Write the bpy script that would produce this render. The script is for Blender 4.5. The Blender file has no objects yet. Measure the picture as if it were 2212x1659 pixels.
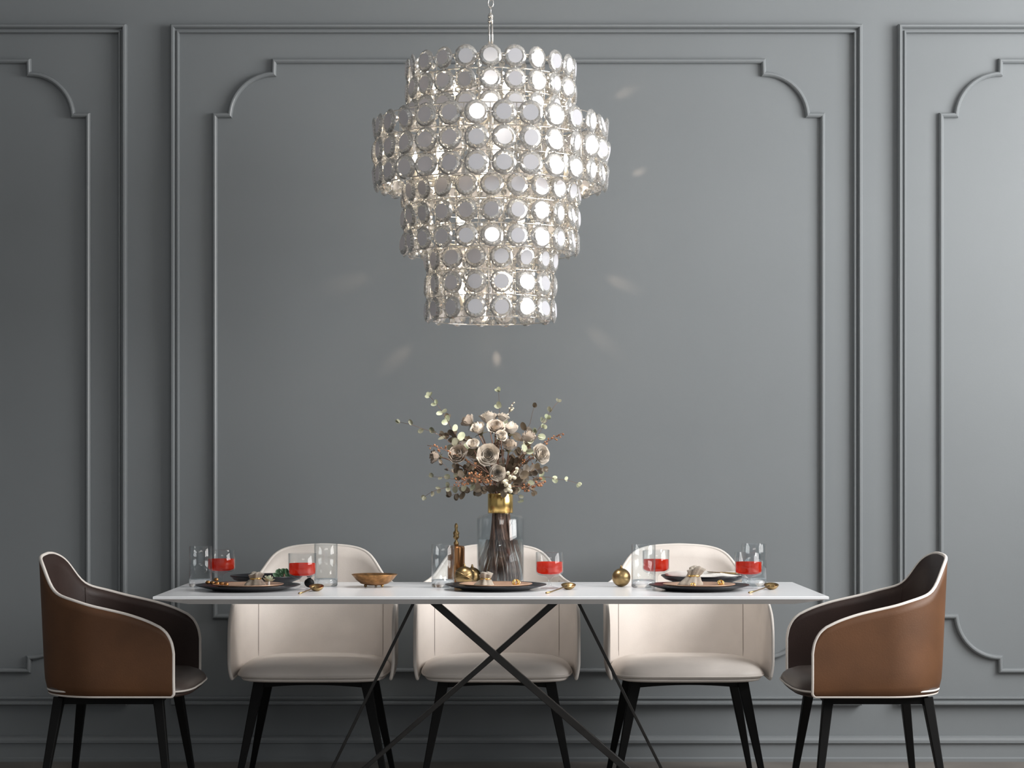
import bpy, math, random
from mathutils import Vector, Matrix, noise
R = random.Random(7)
PI = math.pi
COL = bpy.context.scene.collection

# ------------------------------------------------------------------ camera constants
F = 4316.0; CX = 1075.0; HY = 1003.0; CAMZ = 1.18; DW = 7.96   # distance camera - wall
def at(px, py, Z):
    """picture position -> place in the room at distance Z from the camera"""
    return Vector(((px - CX) * Z / F, Z - DW, CAMZ - (py - HY) * Z / F))
def wx(px): return (px - CX) * DW / F
def wz(py): return CAMZ - (py - HY) * DW / F
def tab(px, Z, z=0.75): return Vector(((px - CX) * Z / F, Z - DW, z))

# ------------------------------------------------------------------ materials
def mat(name, col, rough=0.5, metal=0.0, coat=0.0, spec=0.5, bump=0.0, bscale=60.0, var=0.0, vscale=6.0,
        sheen=0.0, emit=None, estr=0.0, trans=0.0, ior=1.45, alpha=1.0, col2=None):
    m = bpy.data.materials.new(name); m.use_nodes = True
    nt = m.node_tree; b = nt.nodes['Principled BSDF']
    b.inputs['Base Color'].default_value = (*col, 1)
    b.inputs['Roughness'].default_value = rough
    b.inputs['Metallic'].default_value = metal
    b.inputs['Coat Weight'].default_value = coat
    b.inputs['Coat Roughness'].default_value = 0.08
    b.inputs['Specular IOR Level'].default_value = spec
    b.inputs['Sheen Weight'].default_value = sheen
    b.inputs['Transmission Weight'].default_value = trans
    b.inputs['IOR'].default_value = ior
    if emit:
        b.inputs['Emission Color'].default_value = (*emit, 1)
        b.inputs['Emission Strength'].default_value = estr
    if var > 0 or bump > 0 or col2:
        tc = nt.nodes.new('ShaderNodeTexCoord')
    if var > 0 or col2:
        n = nt.nodes.new('ShaderNodeTexNoise'); n.inputs['Scale'].default_value = vscale
        n.inputs['Detail'].default_value = 4
        nt.links.new(tc.outputs['Object'], n.inputs['Vector'])
        r = nt.nodes.new('ShaderNodeValToRGB')
        c2 = col2 if col2 else tuple(min(1, c * (1 + var)) for c in col)
        c1 = col if col2 else tuple(c * (1 - var) for c in col)
        r.color_ramp.elements[0].position = 0.35; r.color_ramp.elements[1].position = 0.65
        r.color_ramp.elements[0].color = (*c1, 1); r.color_ramp.elements[1].color = (*c2, 1)
        nt.links.new(n.outputs['Fac'], r.inputs['Fac'])
        nt.links.new(r.outputs['Color'], b.inputs['Base Color'])
    if bump > 0:
        n2 = nt.nodes.new('ShaderNodeTexNoise'); n2.inputs['Scale'].default_value = bscale
        n2.inputs['Detail'].default_value = 3
        nt.links.new(tc.outputs['Object'], n2.inputs['Vector'])
        bp = nt.nodes.new('ShaderNodeBump'); bp.inputs['Strength'].default_value = bump
        bp.inputs['Distance'].default_value = 0.002
        nt.links.new(n2.outputs['Fac'], bp.inputs['Height'])
        nt.links.new(bp.outputs['Normal'], b.inputs['Normal'])
    return m

def glass_mat(name, col=(1, 1, 1), rough=0.0, ior=1.5, clear=0.0):
    m = bpy.data.materials.new(name); m.use_nodes = True
    nt = m.node_tree; nt.nodes.clear()
    o = nt.nodes.new('ShaderNodeOutputMaterial')
    g = nt.nodes.new('ShaderNodeBsdfGlass'); g.inputs['Color'].default_value = (*col, 1)
    g.inputs['Roughness'].default_value = rough; g.inputs['IOR'].default_value = ior
    if clear > 0:
        t = nt.nodes.new('ShaderNodeBsdfTransparent'); t.inputs['Color'].default_value = (*col, 1)
        mx = nt.nodes.new('ShaderNodeMixShader'); mx.inputs[0].default_value = clear
        nt.links.new(g.outputs[0], mx.inputs[1]); nt.links.new(t.outputs[0], mx.inputs[2])
        nt.links.new(mx.outputs[0], o.inputs[0])
    else:
        nt.links.new(g.outputs[0], o.inputs[0])
    return m

def thin_glass(name, col=(0.97, 0.98, 0.98), ior=1.5):
    """clear thin-walled glass: fresnel reflection over straight transparency"""
    m = bpy.data.materials.new(name); m.use_nodes = True
    nt = m.node_tree; nt.nodes.clear()
    o = nt.nodes.new('ShaderNodeOutputMaterial')
    t = nt.nodes.new('ShaderNodeBsdfTransparent'); t.inputs['Color'].default_value = (*col, 1)
    g = nt.nodes.new('ShaderNodeBsdfGlossy'); g.inputs['Roughness'].default_value = 0.02
    lw = nt.nodes.new('ShaderNodeLayerWeight'); lw.inputs['Blend'].default_value = 0.5
    pw = nt.nodes.new('ShaderNodeMath'); pw.operation = 'POWER'; pw.inputs[1].default_value = 4.5
    fr = nt.nodes.new('ShaderNodeMath'); fr.operation = 'MULTIPLY_ADD'; fr.inputs[1].default_value = 0.85; fr.inputs[2].default_value = 0.04
    nt.links.new(lw.outputs['Facing'], pw.inputs[0]); nt.links.new(pw.outputs[0], fr.inputs[0])
    mx = nt.nodes.new('ShaderNodeMixShader')
    nt.links.new(fr.outputs[0], mx.inputs[0]); nt.links.new(t.outputs[0], mx.inputs[1]); nt.links.new(g.outputs[0], mx.inputs[2])
    nt.links.new(mx.outputs[0], o.inputs[0])
    return m

def crystal_mat(name):
    m = bpy.data.materials.new(name); m.use_nodes = True
    nt = m.node_tree; nt.nodes.clear()
    o = nt.nodes.new('ShaderNodeOutputMaterial')
    g = nt.nodes.new('ShaderNodeBsdfGlass'); g.inputs['IOR'].default_value = 1.62
    s = nt.nodes.new('ShaderNodeBsdfGlossy'); s.inputs['Roughness'].default_value = 0.08; s.inputs['Color'].default_value = (0.97, 0.96, 0.93, 1)
    mx = nt.nodes.new('ShaderNodeMixShader'); mx.inputs[0].default_value = 0.32
    nt.links.new(g.outputs[0], mx.inputs[1]); nt.links.new(s.outputs[0], mx.inputs[2])
    d = nt.nodes.new('ShaderNodeBsdfDiffuse'); d.inputs['Color'].default_value = (0.93, 0.92, 0.88, 1)
    m2 = nt.nodes.new('ShaderNodeMixShader'); m2.inputs[0].default_value = 0.12
    nt.links.new(mx.outputs[0], m2.inputs[1]); nt.links.new(d.outputs[0], m2.inputs[2]); nt.links.new(m2.outputs[0], o.inputs[0])
    return m

def liquid_mat(name, col):
    m = bpy.data.materials.new(name); m.use_nodes = True
    nt = m.node_tree; nt.nodes.clear()
    o = nt.nodes.new('ShaderNodeOutputMaterial')
    t = nt.nodes.new('ShaderNodeBsdfTransparent'); t.inputs['Color'].default_value = (0.95, 0.20, 0.12, 1)
    d = nt.nodes.new('ShaderNodeBsdfTranslucent'); d.inputs['Color'].default_value = (*col, 1)
    e = nt.nodes.new('ShaderNodeBsdfDiffuse'); e.inputs['Color'].default_value = (*col, 1)
    a = nt.nodes.new('ShaderNodeMixShader'); a.inputs[0].default_value = 0.5
    mx = nt.nodes.new('ShaderNodeMixShader'); mx.inputs[0].default_value = 0.6
    nt.links.new(d.outputs[0], a.inputs[1]); nt.links.new(e.outputs[0], a.inputs[2])
    nt.links.new(t.outputs[0], mx.inputs[1]); nt.links.new(a.outputs[0], mx.inputs[2]); nt.links.new(mx.outputs[0], o.inputs[0])
    return m

def frost_mat(name, col):
    m = bpy.data.materials.new(name); m.use_nodes = True
    nt = m.node_tree; nt.nodes.clear()
    o = nt.nodes.new('ShaderNodeOutputMaterial')
    d = nt.nodes.new('ShaderNodeBsdfDiffuse'); d.inputs['Color'].default_value = (*col, 1)
    t = nt.nodes.new('ShaderNodeBsdfTranslucent'); t.inputs['Color'].default_value = (0.97, 0.93, 0.95, 1)
    g = nt.nodes.new('ShaderNodeBsdfGlossy'); g.inputs['Roughness'].default_value = 0.12
    a = nt.nodes.new('ShaderNodeMixShader'); a.inputs[0].default_value = 0.34
    b = nt.nodes.new('ShaderNodeMixShader'); b.inputs[0].default_value = 0.30
    nt.links.new(d.outputs[0], a.inputs[1]); nt.links.new(t.outputs[0], a.inputs[2])
    nt.links.new(a.outputs[0], b.inputs[1]); nt.links.new(g.outputs[0], b.inputs[2])
    nt.links.new(b.outputs[0], o.inputs[0])
    return m

M = {}
M['wall'] = mat('grey_wall_paint', (0.205, 0.222, 0.232), 0.42, bump=0.06, bscale=140, var=0.03, vscale=1.2)
M['pale'] = mat('bounce_wall_paint', (0.27, 0.28, 0.285), 0.7, var=0.02)  # for the unseen left wall, lightened to bounce light back
M['trim'] = mat('grey_trim_paint', (0.215, 0.232, 0.242), 0.36)
M['floor'] = mat('floor_boards', (0.19, 0.172, 0.155), 0.45, var=0.15, vscale=4)
M['ceil'] = mat('ceiling_paint', (0.55, 0.55, 0.55), 0.8, var=0.02)
M['frame_w'] = mat('window_frame_paint', (0.7, 0.7, 0.7), 0.4, var=0.02)
M['cream'] = mat('cream_leather', (0.83, 0.765, 0.71), 0.42, bump=0.12, bscale=220, var=0.035, vscale=9)
M['seam'] = mat('seam_thread', (0.33, 0.28, 0.25), 0.7, var=0.05)
M['pipe'] = mat('cream_piping', (0.82, 0.77, 0.72), 0.5, var=0.02)
M['brown'] = mat('tan_brown_leather', (0.115, 0.048, 0.018), 0.55, bump=0.15, bscale=200, var=0.12, vscale=7)
M['darkbrown'] = mat('dark_brown_leather', (0.035, 0.018, 0.014), 0.5, bump=0.15, bscale=200, var=0.1, vscale=7)
M['seatbrown'] = mat('grey_brown_leather', (0.085, 0.066, 0.058), 0.45, bump=0.15, bscale=200, var=0.1, vscale=7)
M['black'] = mat('black_metal', (0.004, 0.004, 0.004), 0.55, spec=0.2, var=0.05)
M['steel'] = mat('dark_steel', (0.022, 0.021, 0.020), 0.35, metal=0.3, var=0.15, vscale=20)
M['white'] = mat('white_lacquer', (0.90, 0.92, 0.95), 0.22, coat=0.15, var=0.01)
M['chrome'] = mat('polished_chrome', (0.85, 0.83, 0.80), 0.12, metal=1.0, var=0.02)
M['brass'] = mat('brushed_gold', (0.80, 0.55, 0.20), 0.22, metal=1.0, var=0.06, vscale=30)
M['oldbrass'] = mat('aged_brass', (0.33, 0.23, 0.11), 0.33, metal=1.0, var=0.25, vscale=40, bump=0.2, bscale=120)
M['bronze'] = mat('hammered_bronze', (0.36, 0.19, 0.075), 0.38, metal=0.9, var=0.35, vscale=50, bump=0.7, bscale=130)
M['copperb'] = mat('copper_brown_glaze', (0.36, 0.17, 0.07), 0.2, metal=0.8, var=0.1, vscale=20)
M['blackplate'] = mat('black_glaze', (0.008, 0.008, 0.011), 0.3, var=0.05)
M['copper'] = mat('rose_copper_glaze', (0.62, 0.40, 0.28), 0.35, metal=0.4, var=0.08, vscale=25)
M['linen'] = mat('taupe_linen', (0.36, 0.32, 0.27), 0.8, bump=0.5, bscale=300, var=0.12, vscale=40)
M['linenw'] = mat('white_linen', (0.78, 0.75, 0.71), 0.8, bump=0.5, bscale=300, var=0.05, vscale=40)
M['petal'] = mat('rose_petal', (0.34, 0.275, 0.215), 0.55, col2=(0.52, 0.44, 0.36), vscale=1.3, sheen=0.3)
M['petal2'] = mat('rose_petal_pale', (0.48, 0.42, 0.35), 0.55, col2=(0.70, 0.63, 0.54), vscale=1.3, sheen=0.3)
M['petal3'] = mat('rose_petal_taupe', (0.27, 0.21, 0.165), 0.6, col2=(0.5, 0.42, 0.34), vscale=1.3, sheen=0.3)
M['sepal'] = mat('rose_calyx', (0.12, 0.10, 0.05), 0.6, var=0.2, vscale=40)
M['stem'] = mat('flower_stem', (0.10, 0.048, 0.03), 0.5, col2=(0.20, 0.11, 0.075), vscale=60)
M['leafg'] = mat('eucalyptus_green', (0.33, 0.36, 0.23), 0.5, col2=(0.62, 0.64, 0.46), vscale=25)
M['leafb'] = mat('eucalyptus_brown', (0.055, 0.042, 0.028), 0.5, col2=(0.145, 0.108, 0.07), vscale=18)
M['leafm'] = mat('eucalyptus_muted', (0.13, 0.14, 0.09), 0.55, col2=(0.36, 0.34, 0.25), vscale=25)
M['berry'] = mat('dried_berry', (0.20, 0.065, 0.025), 0.35, col2=(0.42, 0.20, 0.09), vscale=90)
M['berryp'] = mat('pale_berry', (0.5, 0.46, 0.33), 0.4, col2=(0.75, 0.7, 0.55), vscale=90)
M['glass'] = thin_glass('clear_glass', (0.945, 0.96, 0.965), 1.5)
M['glassbase'] = glass_mat('thick_glass', (0.93, 0.95, 0.96), 0.0, 1.5, clear=0.3)
M['wine'] = liquid_mat('red_drink', (0.85, 0.07, 0.025))
M['water'] = glass_mat('vase_water', (0.93, 0.96, 0.97), 0.0, 1.33, clear=0.3)
M['winpane'] = thin_glass('window_glass')
M['crystal'] = crystal_mat('bevelled_crystal')
M['frost'] = frost_mat('polished_disc_centre', (0.88, 0.89, 0.95))
M['bulb'] = mat('lamp_bulb', (1, 0.9, 0.75), 0.4, emit=(1.0, 0.82, 0.60), estr=40)
M['candle'] = mat('bulb_sleeve', (0.7, 0.68, 0.62), 0.4, metal=0.6, var=0.02)
M['greenleaf'] = mat('fresh_green_leaf', (0.035, 0.10, 0.045), 0.5, col2=(0.12, 0.22, 0.12), vscale=60)
M['palegreen'] = mat('pale_green_petal', (0.50, 0.58, 0.40), 0.5, col2=(0.78, 0.78, 0.62), vscale=60)

# ------------------------------------------------------------------ mesh helpers
class MB:
    def __init__(s): s.v = []; s.f = []; s.mi = []; s.sm = []
    def add(s, v, f, mi=0, smooth=True):
        b = len(s.v); s.v += [Vector(p) for p in v]
        s.f += [tuple(i + b for i in q) for q in f]
        s.mi += [mi] * len(f); s.sm += [smooth] * len(f)
        return s
    def merge(s, o, mtx=None):
        b = len(s.v); s.v += [(mtx @ p if mtx else p.copy()) for p in o.v]
        s.f += [tuple(i + b for i in q) for q in o.f]; s.mi += o.mi; s.sm += o.sm
        return s
    def box(s, lo, hi, mi=0):
        x0, y0, z0 = lo; x1, y1, z1 = hi
        v = [(x0,y0,z0),(x1,y0,z0),(x1,y1,z0),(x0,y1,z0),(x0,y0,z1),(x1,y0,z1),(x1,y1,z1),(x0,y1,z1)]
        return s.add(v, [(0,3,2,1),(4,5,6,7),(0,1,5,4),(1,2,6,5),(2,3,7,6),(3,0,4,7)], mi, False)
    def lathe(s, prof, seg=32, c=(0,0,0), mi=0, smooth=True, mtx=None, wob=None):
        c = Vector(c); v = []; n = len(prof)
        for i in range(seg):
            a = 2*PI*i/seg
            for (r, z) in prof:
                k = wob(a, z) if wob else 1
                p = Vector((r*k*math.cos(a), r*k*math.sin(a), z))
                v.append((mtx @ p if mtx else p) + c)
        f = []
        for i in range(seg):
            j = (i+1) % seg
            for k in range(n-1):
                q = (i*n+k, j*n+k, j*n+k+1, i*n+k+1)
                f.append(q)
        # weld poles is skipped; caps close where radius is 0
        return s.add(v, f, mi, smooth)
    def tube(s, pts, rad, seg=8, mi=0, closed=False, caps=True, smooth=True, square=None):
        pts = [Vector(p) for p in pts]; n = len(pts)
        if not isinstance(rad, (list, tuple)): rad = [rad]*n
        prev = None; v = []
        for i, p in enumerate(pts):
            a = pts[(i-1) % n] if (i > 0 or closed) else p
            b = pts[(i+1) % n] if (i < n-1 or closed) else p
            t = (b-a).normalized() if (b-a).length > 1e-9 else Vector((0,0,1))
            if prev is None:
                ref = Vector((0,0,1)) if abs(t.z) < 0.9 else Vector((1,0,0))
                nrm = t.cross(ref).normalized()
            else:
                nrm = (prev - t*prev.dot(t))
                nrm = nrm.normalized() if nrm.length > 1e-6 else t.orthogonal().normalized()
            prev = nrm; bn = t.cross(nrm)
            for k in range(seg):
                an = 2*PI*k/seg
                v.append(p + (nrm*math.cos(an) + bn*math.sin(an))*rad[i])
        f = []
        for i in range(n if closed else n-1):
            j = (i+1) % n
            for k in range(seg):
                l = (k+1) % seg
                f.append((i*seg+k, i*seg+l, j*seg+l, j*seg+k))
        if caps and not closed:
            f.append(tuple(range(seg-1, -1, -1))); f.append(tuple((n-1)*seg+k for k in range(seg)))
        return s.add(v, f, mi, smooth)
    def bar(s, a, b, w, d, w2=None, d2=None, up=Vector((0,1,0)), mi=0):
        """rectangular bar a->b; w across, d along up"""
        a = Vector(a); b = Vector(b); t = (b-a).normalized()
        u = (up - t*up.dot(t)).normalized(); x = t.cross(u)
        w2 = w if w2 is None else w2; d2 = d if d2 is None else d2
        v = []
        for p, ww, dd in ((a, w, d), (b, w2, d2)):
            for sx, sy in ((-1,-1),(1,-1),(1,1),(-1,1)):
                v.append(p + x*sx*ww/2 + u*sy*dd/2)
        return s.add(v, [(0,3,2,1),(4,5,6,7),(0,1,5,4),(1,2,6,5),(2,3,7,6),(3,0,4,7)], mi, False)
    def ball(s, c, r, seg=12, rings=8, mi=0, sc=(1,1,1)):
        prof = [(max(1e-5, r*math.sin(PI*i/rings)), -r*math.cos(PI*i/rings)) for i in range(rings+1)]
        mtx = Matrix.Diagonal(sc)
        return s.lathe(prof, seg, c, mi, True, mtx)
    def build(s, name, mats, parent=None, origin=None, bevel=0.0, subsurf=0):
        me = bpy.data.meshes.new(name)
        o0 = Vector(origin) if origin is not None else Vector((0,0,0))
        me.from_pydata([p - o0 for p in s.v], [], s.f)
        for m in (mats if isinstance(mats, (list, tuple)) else [mats]): me.materials.append(m)
        me.polygons.foreach_set('material_index', s.mi)
        me.polygons.foreach_set('use_smooth', s.sm)
        me.update()
        import bmesh
        bm = bmesh.new(); bm.from_mesh(me)
        bmesh.ops.remove_doubles(bm, verts=bm.verts, dist=1e-6)
        bmesh.ops.recalc_face_normals(bm, faces=bm.faces)
        bm.to_mesh(me); bm.free()
        o = bpy.data.objects.new(name, me); COL.objects.link(o)
        if parent is not None: o.parent = parent
        elif origin is not None: o.location = o0
        if bevel > 0:
            b = o.modifiers.new('bevel', 'BEVEL'); b.width = bevel; b.segments = 3; b.limit_method = 'ANGLE'
            b.angle_limit = math.radians(40)
        if subsurf: 
            m_ = o.modifiers.new('sub', 'SUBSURF'); m_.levels = subsurf; m_.render_levels = subsurf
        return o

def tag(o, label=None, cat=None, group=None, kind=None):
    if label: o['label'] = label
    if cat: o['category'] = cat
    if group: o['group'] = group
    if kind: o['kind'] = kind
    return o
def empty(name, loc, label, cat, group=None, rz=0):
    e = bpy.data.objects.new(name, None); COL.objects.link(e); e.location = Vector(loc)
    e.rotation_euler = (0, 0, rz); e.empty_display_size = 0.05
    return tag(e, label, cat, group)
def struct(name, mb, m, **k):
    return tag(mb.build(name, m, **k), kind='structure')
def copy_tree(root, loc, rz, label):
    r = root.copy(); COL.objects.link(r); r.location = Vector(loc); r.rotation_euler = (0, 0, rz); r['label'] = label
    for ch in list(root.children):
        c = ch.copy(); COL.objects.link(c); c.parent = r
        for g in list(ch.children):
            d = g.copy(); COL.objects.link(d); d.parent = c
    return r

# ------------------------------------------------------------------ room
RX = 3.7; LX = -4.6; CEIL = 3.9; FRONT = -9.6
struct('wall_back', MB().box((LX-0.15, 0, 0), (RX+0.15, 0.15, CEIL)), M['wall'])
struct('wall_left', MB().box((LX-0.15, FRONT, 0), (LX, 0, CEIL)), M['pale'])
# right wall round a window opening
WY0, WY1, WZ0, WZ1 = -4.4, -0.9, 1.25, 3.6
w = MB()
w.box((RX, FRONT, 0), (RX+0.15, WY0, CEIL)); w.box((RX, WY1, 0), (RX+0.15, 0, CEIL))
w.box((RX, WY0, 0), (RX+0.15, WY1, WZ0)); w.box((RX, WY0, WZ1), (RX+0.15, WY1, CEIL))
struct('wall_right', w, M['wall'])
wf = MB()
for a, b in (((WY0, WZ0), (WY0+0.06, WZ1)), ((WY1-0.06, WZ0), (WY1, WZ1)), ((WY0, WZ0), (WY1, WZ0+0.06)), ((WY0, WZ1-0.06), (WY1, WZ1)),
             ((-2.68, WZ0), (-2.62, WZ1)), ((WY0, 2.7), (WY1, 2.74))):
    wf.box((RX+0.05, a[0], a[1]), (RX+0.10, b[0], b[1]))
struct('window_1', wf, M['frame_w'])
fl = MB().box((LX-0.15, FRONT, -0.1), (RX+0.15, 0.15, 0))
struct('floor', fl, M['floor'])
struct('ceiling', MB().box((LX-0.15, FRONT, CEIL), (RX+0.15, 0.15, CEIL+0.1)), M['ceil'])

def sweep(path, prof, closed=True):
    """path: (x,z) points on the wall; prof: (u outward, d off the wall)"""
    n = len(path); v = []; k = len(prof)
    P = [Vector((p[0], p[1])) for p in path]
    for i in range(n):
        a, b, c = P[(i-1) % n], P[i], P[(i+1) % n]
        t1 = (b-a).normalized() if (closed or i > 0) else (c-b).normalized()
        t2 = (c-b).normalized() if (closed or i < n-1) else t1
        n1 = Vector((-t1.y, t1.x)); n2 = Vector((-t2.y, t2.x))
        m = (n1+n2); m = m.normalized() / max(0.35, m.normalized().dot(n1))
        for (u, d) in prof:
            q = b + m*u
            v.append((q.x, -d, q.y))
    f = []
    for i in range(n if closed else n-1):
        j = (i+1) % n
        for q in range(k-1): f.append((i*k+q, i*k+q+1, j*k+q+1, j*k+q))
    mb = MB(); mb.add(v, f, 0, False)
    return mb

# profiles run from -w/2 to w/2
OUT = [(-0.0165, 0), (-0.0165, 0.020), (-0.0140, 0.025), (-0.0090, 0.025), (-0.0072, 0.016), (-0.0015, 0.016),
       (0.0005, 0.028), (0.0045, 0.037), (0.0115, 0.037), (0.0158, 0.031), (0.0165, 0.020), (0.0165, 0)]
INN = [(-0.0095, 0), (-0.0095, 0.012), (-0.0065, 0.019), (-0.002, 0.023), (0.003, 0.023), (0.0075, 0.019), (0.0095, 0.012), (0.0095, 0)]
tn = [0]
def panel(x0, x1):
    """x0, x1: picture x of the outer frame on the wall"""
    tn[0] += 1
    ins = 8.5
    L, Rr, T, B = wx(x0+ins), wx(x1-ins), wz(64), wz(1513)
    # clockwise so that +u (left normal) points outward
    pth = [(L, B), (L, T), (Rr, T), (Rr, B)]
    struct('trim_%d' % tn[0], sweep(pth, OUT), M['trim'])
    tn[0] += 1
    l, r = x0 + 94, x1 - 84
    pts = []
    rad = 95
    def corner(cx, cy, a0, a1, pre, post):
        res = [pre] if pre else []
        for i in range(17):
            a = a0 + (a1-a0)*i/16
            res.append((cx + rad*math.cos(a), cy - rad*math.sin(a)))
        return res
    nx = 128
    t, b = 133, 1448; ty, by = 250, 1331
    pts += [(l, by), (l, ty), (l+32, ty)]
    pts += [(l+nx+rad*math.cos(a)-1, ty+6-rad*math.sin(a)) for a in [PI - (PI/2)*i/14 for i in range(1, 15)]]
    pts += [(l+nx, t), (r-nx, t)]
    pts += [(r-nx+rad*math.cos(a)+1, ty+6-rad*math.sin(a)) for a in [PI/2 - (PI/2)*i/14 for i in range(0, 14)]]
    pts += [(r-32, ty), (r, ty), (r, by), (r-32, by)]
    pts += [(r-nx+rad*math.cos(a)+1, by-6-rad*math.sin(a)) for a in [-(PI/2)*i/14 for i in range(1, 15)]]
    pts += [(r-nx, b), (l+nx, b)]
    pts += [(l+nx+rad*math.cos(a)-1, by-6-rad*math.sin(a)) for a in [-PI/2 - (PI/2)*i/14 for i in range(0, 14)]]
    pts += [(l+32, by)]
    struct('trim_%d' % tn[0], sweep([(wx(p[0]), wz(p[1])) for p in pts], INN), M['trim'])
panel(371, 1860)
panel(1938, 3427)
panel(-1214, 275)
# baseboard: stepped skirting
bp_ = [(0.0, 0), (0.0, 0.034), (0.012, 0.034), (0.018, 0.026), (0.070, 0.024), (0.074, 0.036), (0.085, 0.036), (0.094, 0.028), (0.100, 0.014), (0.100, 0.0)]
bb = MB(); v = []
for x in (LX, RX):
    for z, d in bp_: v.append((x, -d, z))
n = len(bp_)
bb.add(v, [(i, i+1, n+i+1, n+i) for i in range(n-1)], 0, False)
struct('baseboard_back', bb, M['trim'])

# ------------------------------------------------------------------ chairs
def lerp_tab(tb, x):
    if x <= tb[0][0]: return tb[0][1]
    for (a, b), (c, d) in zip(tb, tb[1:]):
        if x <= c: return b + (d-b)*(x-a)/(c-a)
    return tb[-1][1]
HW, Y0, YB, RC = 0.303, -0.235, 0.235, 0.215
ARM = YB - RC - Y0
SHELLB = 0.402
def plan(s, off=0.0):
    """s: distance from the left front edge; returns xy, outward normal, s-half (distance to nearer front)"""
    ql = RC*PI/2; mid = 2*(HW-RC); tot = 2*ARM + 2*ql + mid
    h = min(s, tot-s); sg = -1 if s < tot/2 else 1
    if h < ARM: p = Vector((HW, Y0+h)); n = Vector((1, 0))
    elif h < ARM+ql:
        a = (h-ARM)/RC; n = Vector((math.cos(a), math.sin(a))); p = Vector((HW-RC, YB-RC)) + n*RC
    else: p = Vector((HW-RC-(h-ARM-ql), YB)); n = Vector((0, 1))
    p = p - n*off
    return Vector((p.x*sg, p.y)), Vector((n.x*sg, n.y)), h
TOT = 2*ARM + RC*PI + 2*(HW-RC)
def topz(h):
    q = [(0, .545), (.002, .562), (.006, .580), (.012, .596), (.022, .613), (.04, .631), (.08, .652), (.147, .675), (.213, .691), (.277, .706),
         (ARM+.07, .721), (ARM+.125, .735), (ARM+.155, .746), (ARM+.176, .762), (ARM+.20, .792), (ARM+.217, .816), (ARM+.236, .834), (ARM+.26, .847), (ARM+.285, .856), (ARM+.338, .865), (ARM+.42, .869)]
    return lerp_tab(q, h)
def flare(z): return 0.0
def make_chair(name, label, outer, inner, seatm, group):
    root = empty(name, (0,0,0), label, 'chair', group)
    ss = [0, .001, .003, .006, .010, .016, .024, .034, .046, .06]
    N = 84
    ss += [.06 + (TOT-.12)*i/N for i in range(1, N)]
    ss += [TOT-x for x in [.06, .046, .034, .024, .016, .010, .006, .003, .001, 0]]
    th = 0.011; K = 10
    def smooth_top(h):
        e = 0.02
        if h < 0.05: return topz(h)
        return sum(topz(h+d) for d in (-.024, -.016, -.008, 0, .008, .016, .024))/7
    rows_o = []; rows_i = []
    for s in ss:
        (p, n, h) = plan(s); (pi_, _, _) = plan(s, th)
        zt = smooth_top(h); zb = SHELLB + (0.010*(1-min(1, h/0.01))**2)
        ro = []; ri = []
        for k in range(K+1):
            z = zb + (zt-zb)*k/K
            u = (z-0.40)/0.46
            # shell tucks in a little at the bottom and leans out at the top of the back
            lean = 0.022*(max(0, (p.y+0.05)/0.285))*u
            inn = -0.010*max(0, 1-(z-0.40)/0.07)**2
            d = n*(inn) + Vector((0, lean))
            ro.append(Vector((p.x+d.x, p.y+d.y, z))); ri.append(Vector((pi_.x+d.x, pi_.y+d.y, z)))
        rows_o.append(ro); rows_i.append(ri)
    n_ = len(ss)
    shell = MB()
    v = [q for r in rows_o for q in r]; f = []
    for i in range(n_-1):
        for k in range(K): f.append((i*(K+1)+k, (i+1)*(K+1)+k, (i+1)*(K+1)+k+1, i*(K+1)+k+1))
    shell.add(v, f, 0)
    v = [q for r in rows_i for q in r]
    shell.add(v, [tuple(reversed(q)) for q in f], 1)
    # rims
    def strip(A, B):
        vv = A + B; m = len(A)
        shell.add(vv, [(i, i+1, m+i+1, m+i) for i in range(m-1)], 0)
    strip([r[-1] for r in rows_o], [r[-1] for r in rows_i]); strip([r[0] for r in rows_o], [r[0] for r in rows_i])
    strip(rows_o[0], rows_i[0]); strip(rows_o[-1], rows_i[-1])
    shell.build('shell', [outer, inner], root)
    # piping round the whole rim
    def midp(a, b): return (a+b)/2
    loop = [midp(rows_o[0][k], rows_i[0][k]) for k in range(K+1)]
    loop += [midp(a[-1], b[-1]) for a, b in zip(rows_o, rows_i)][1:-1]
    loop += [midp(rows_o[-1][k], rows_i[-1][k]) for k in range(K, -1, -1)]
    loop += [midp(a[0], b[0]) for a, b in zip(rows_o, rows_i)][::-1][1:-1]
    MB().tube(loop, 0.0060, 10, closed=True).build('piping', M['pipe'], root)
    # stitched seams inside the back
    for sg in (-1, 1):
        sm = []
        s = ARM + 0.16 if sg < 0 else TOT-ARM-0.16
        (pi_, n, h) = plan(s, th+0.0003)
        for k in range(13):
            z = 0.44 + (topz(h)-0.015-0.44)*k/12
            u = (z-0.40)/0.46; lean = 0.022*(max(0, (pi_.y+0.05)/0.285))*u
            sm.append((pi_.x, pi_.y+lean, z))
        MB().tube(sm, 0.0014, 6).build('seam', M['seam'] if inner == M['cream'] else M['darkbrown'], root)
    # seat: pan + cushion
    def seat_outline(a, k=1.0):
        c, s_ = math.cos(a), math.sin(a)
        e = 3.4 if s_ > 0 else 3.4 + 3.2*min(1, -s_*1.6)
        x = math.copysign(abs(c)**(2/e), c)*0.277*k; y = math.copysign(abs(s_)**(2/e), s_)*0.245*k
        if y < 0: y -= 0.022*(1-abs(x/0.272)**3)*k
        return x, y - 0.018
    prof = [(0.0001, 0.404), (0.90, 0.404), (0.975, 0.406), (0.995, 0.410), (1.0, 0.415), (0.993, 0.424), (0.965, 0.435), (0.91, 0.446), (0.81, 0.456), (0.62, 0.463), (0.35, 0.466), (0.0001, 0.467)]
    cu = MB(); v = []; sg = 64
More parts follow.
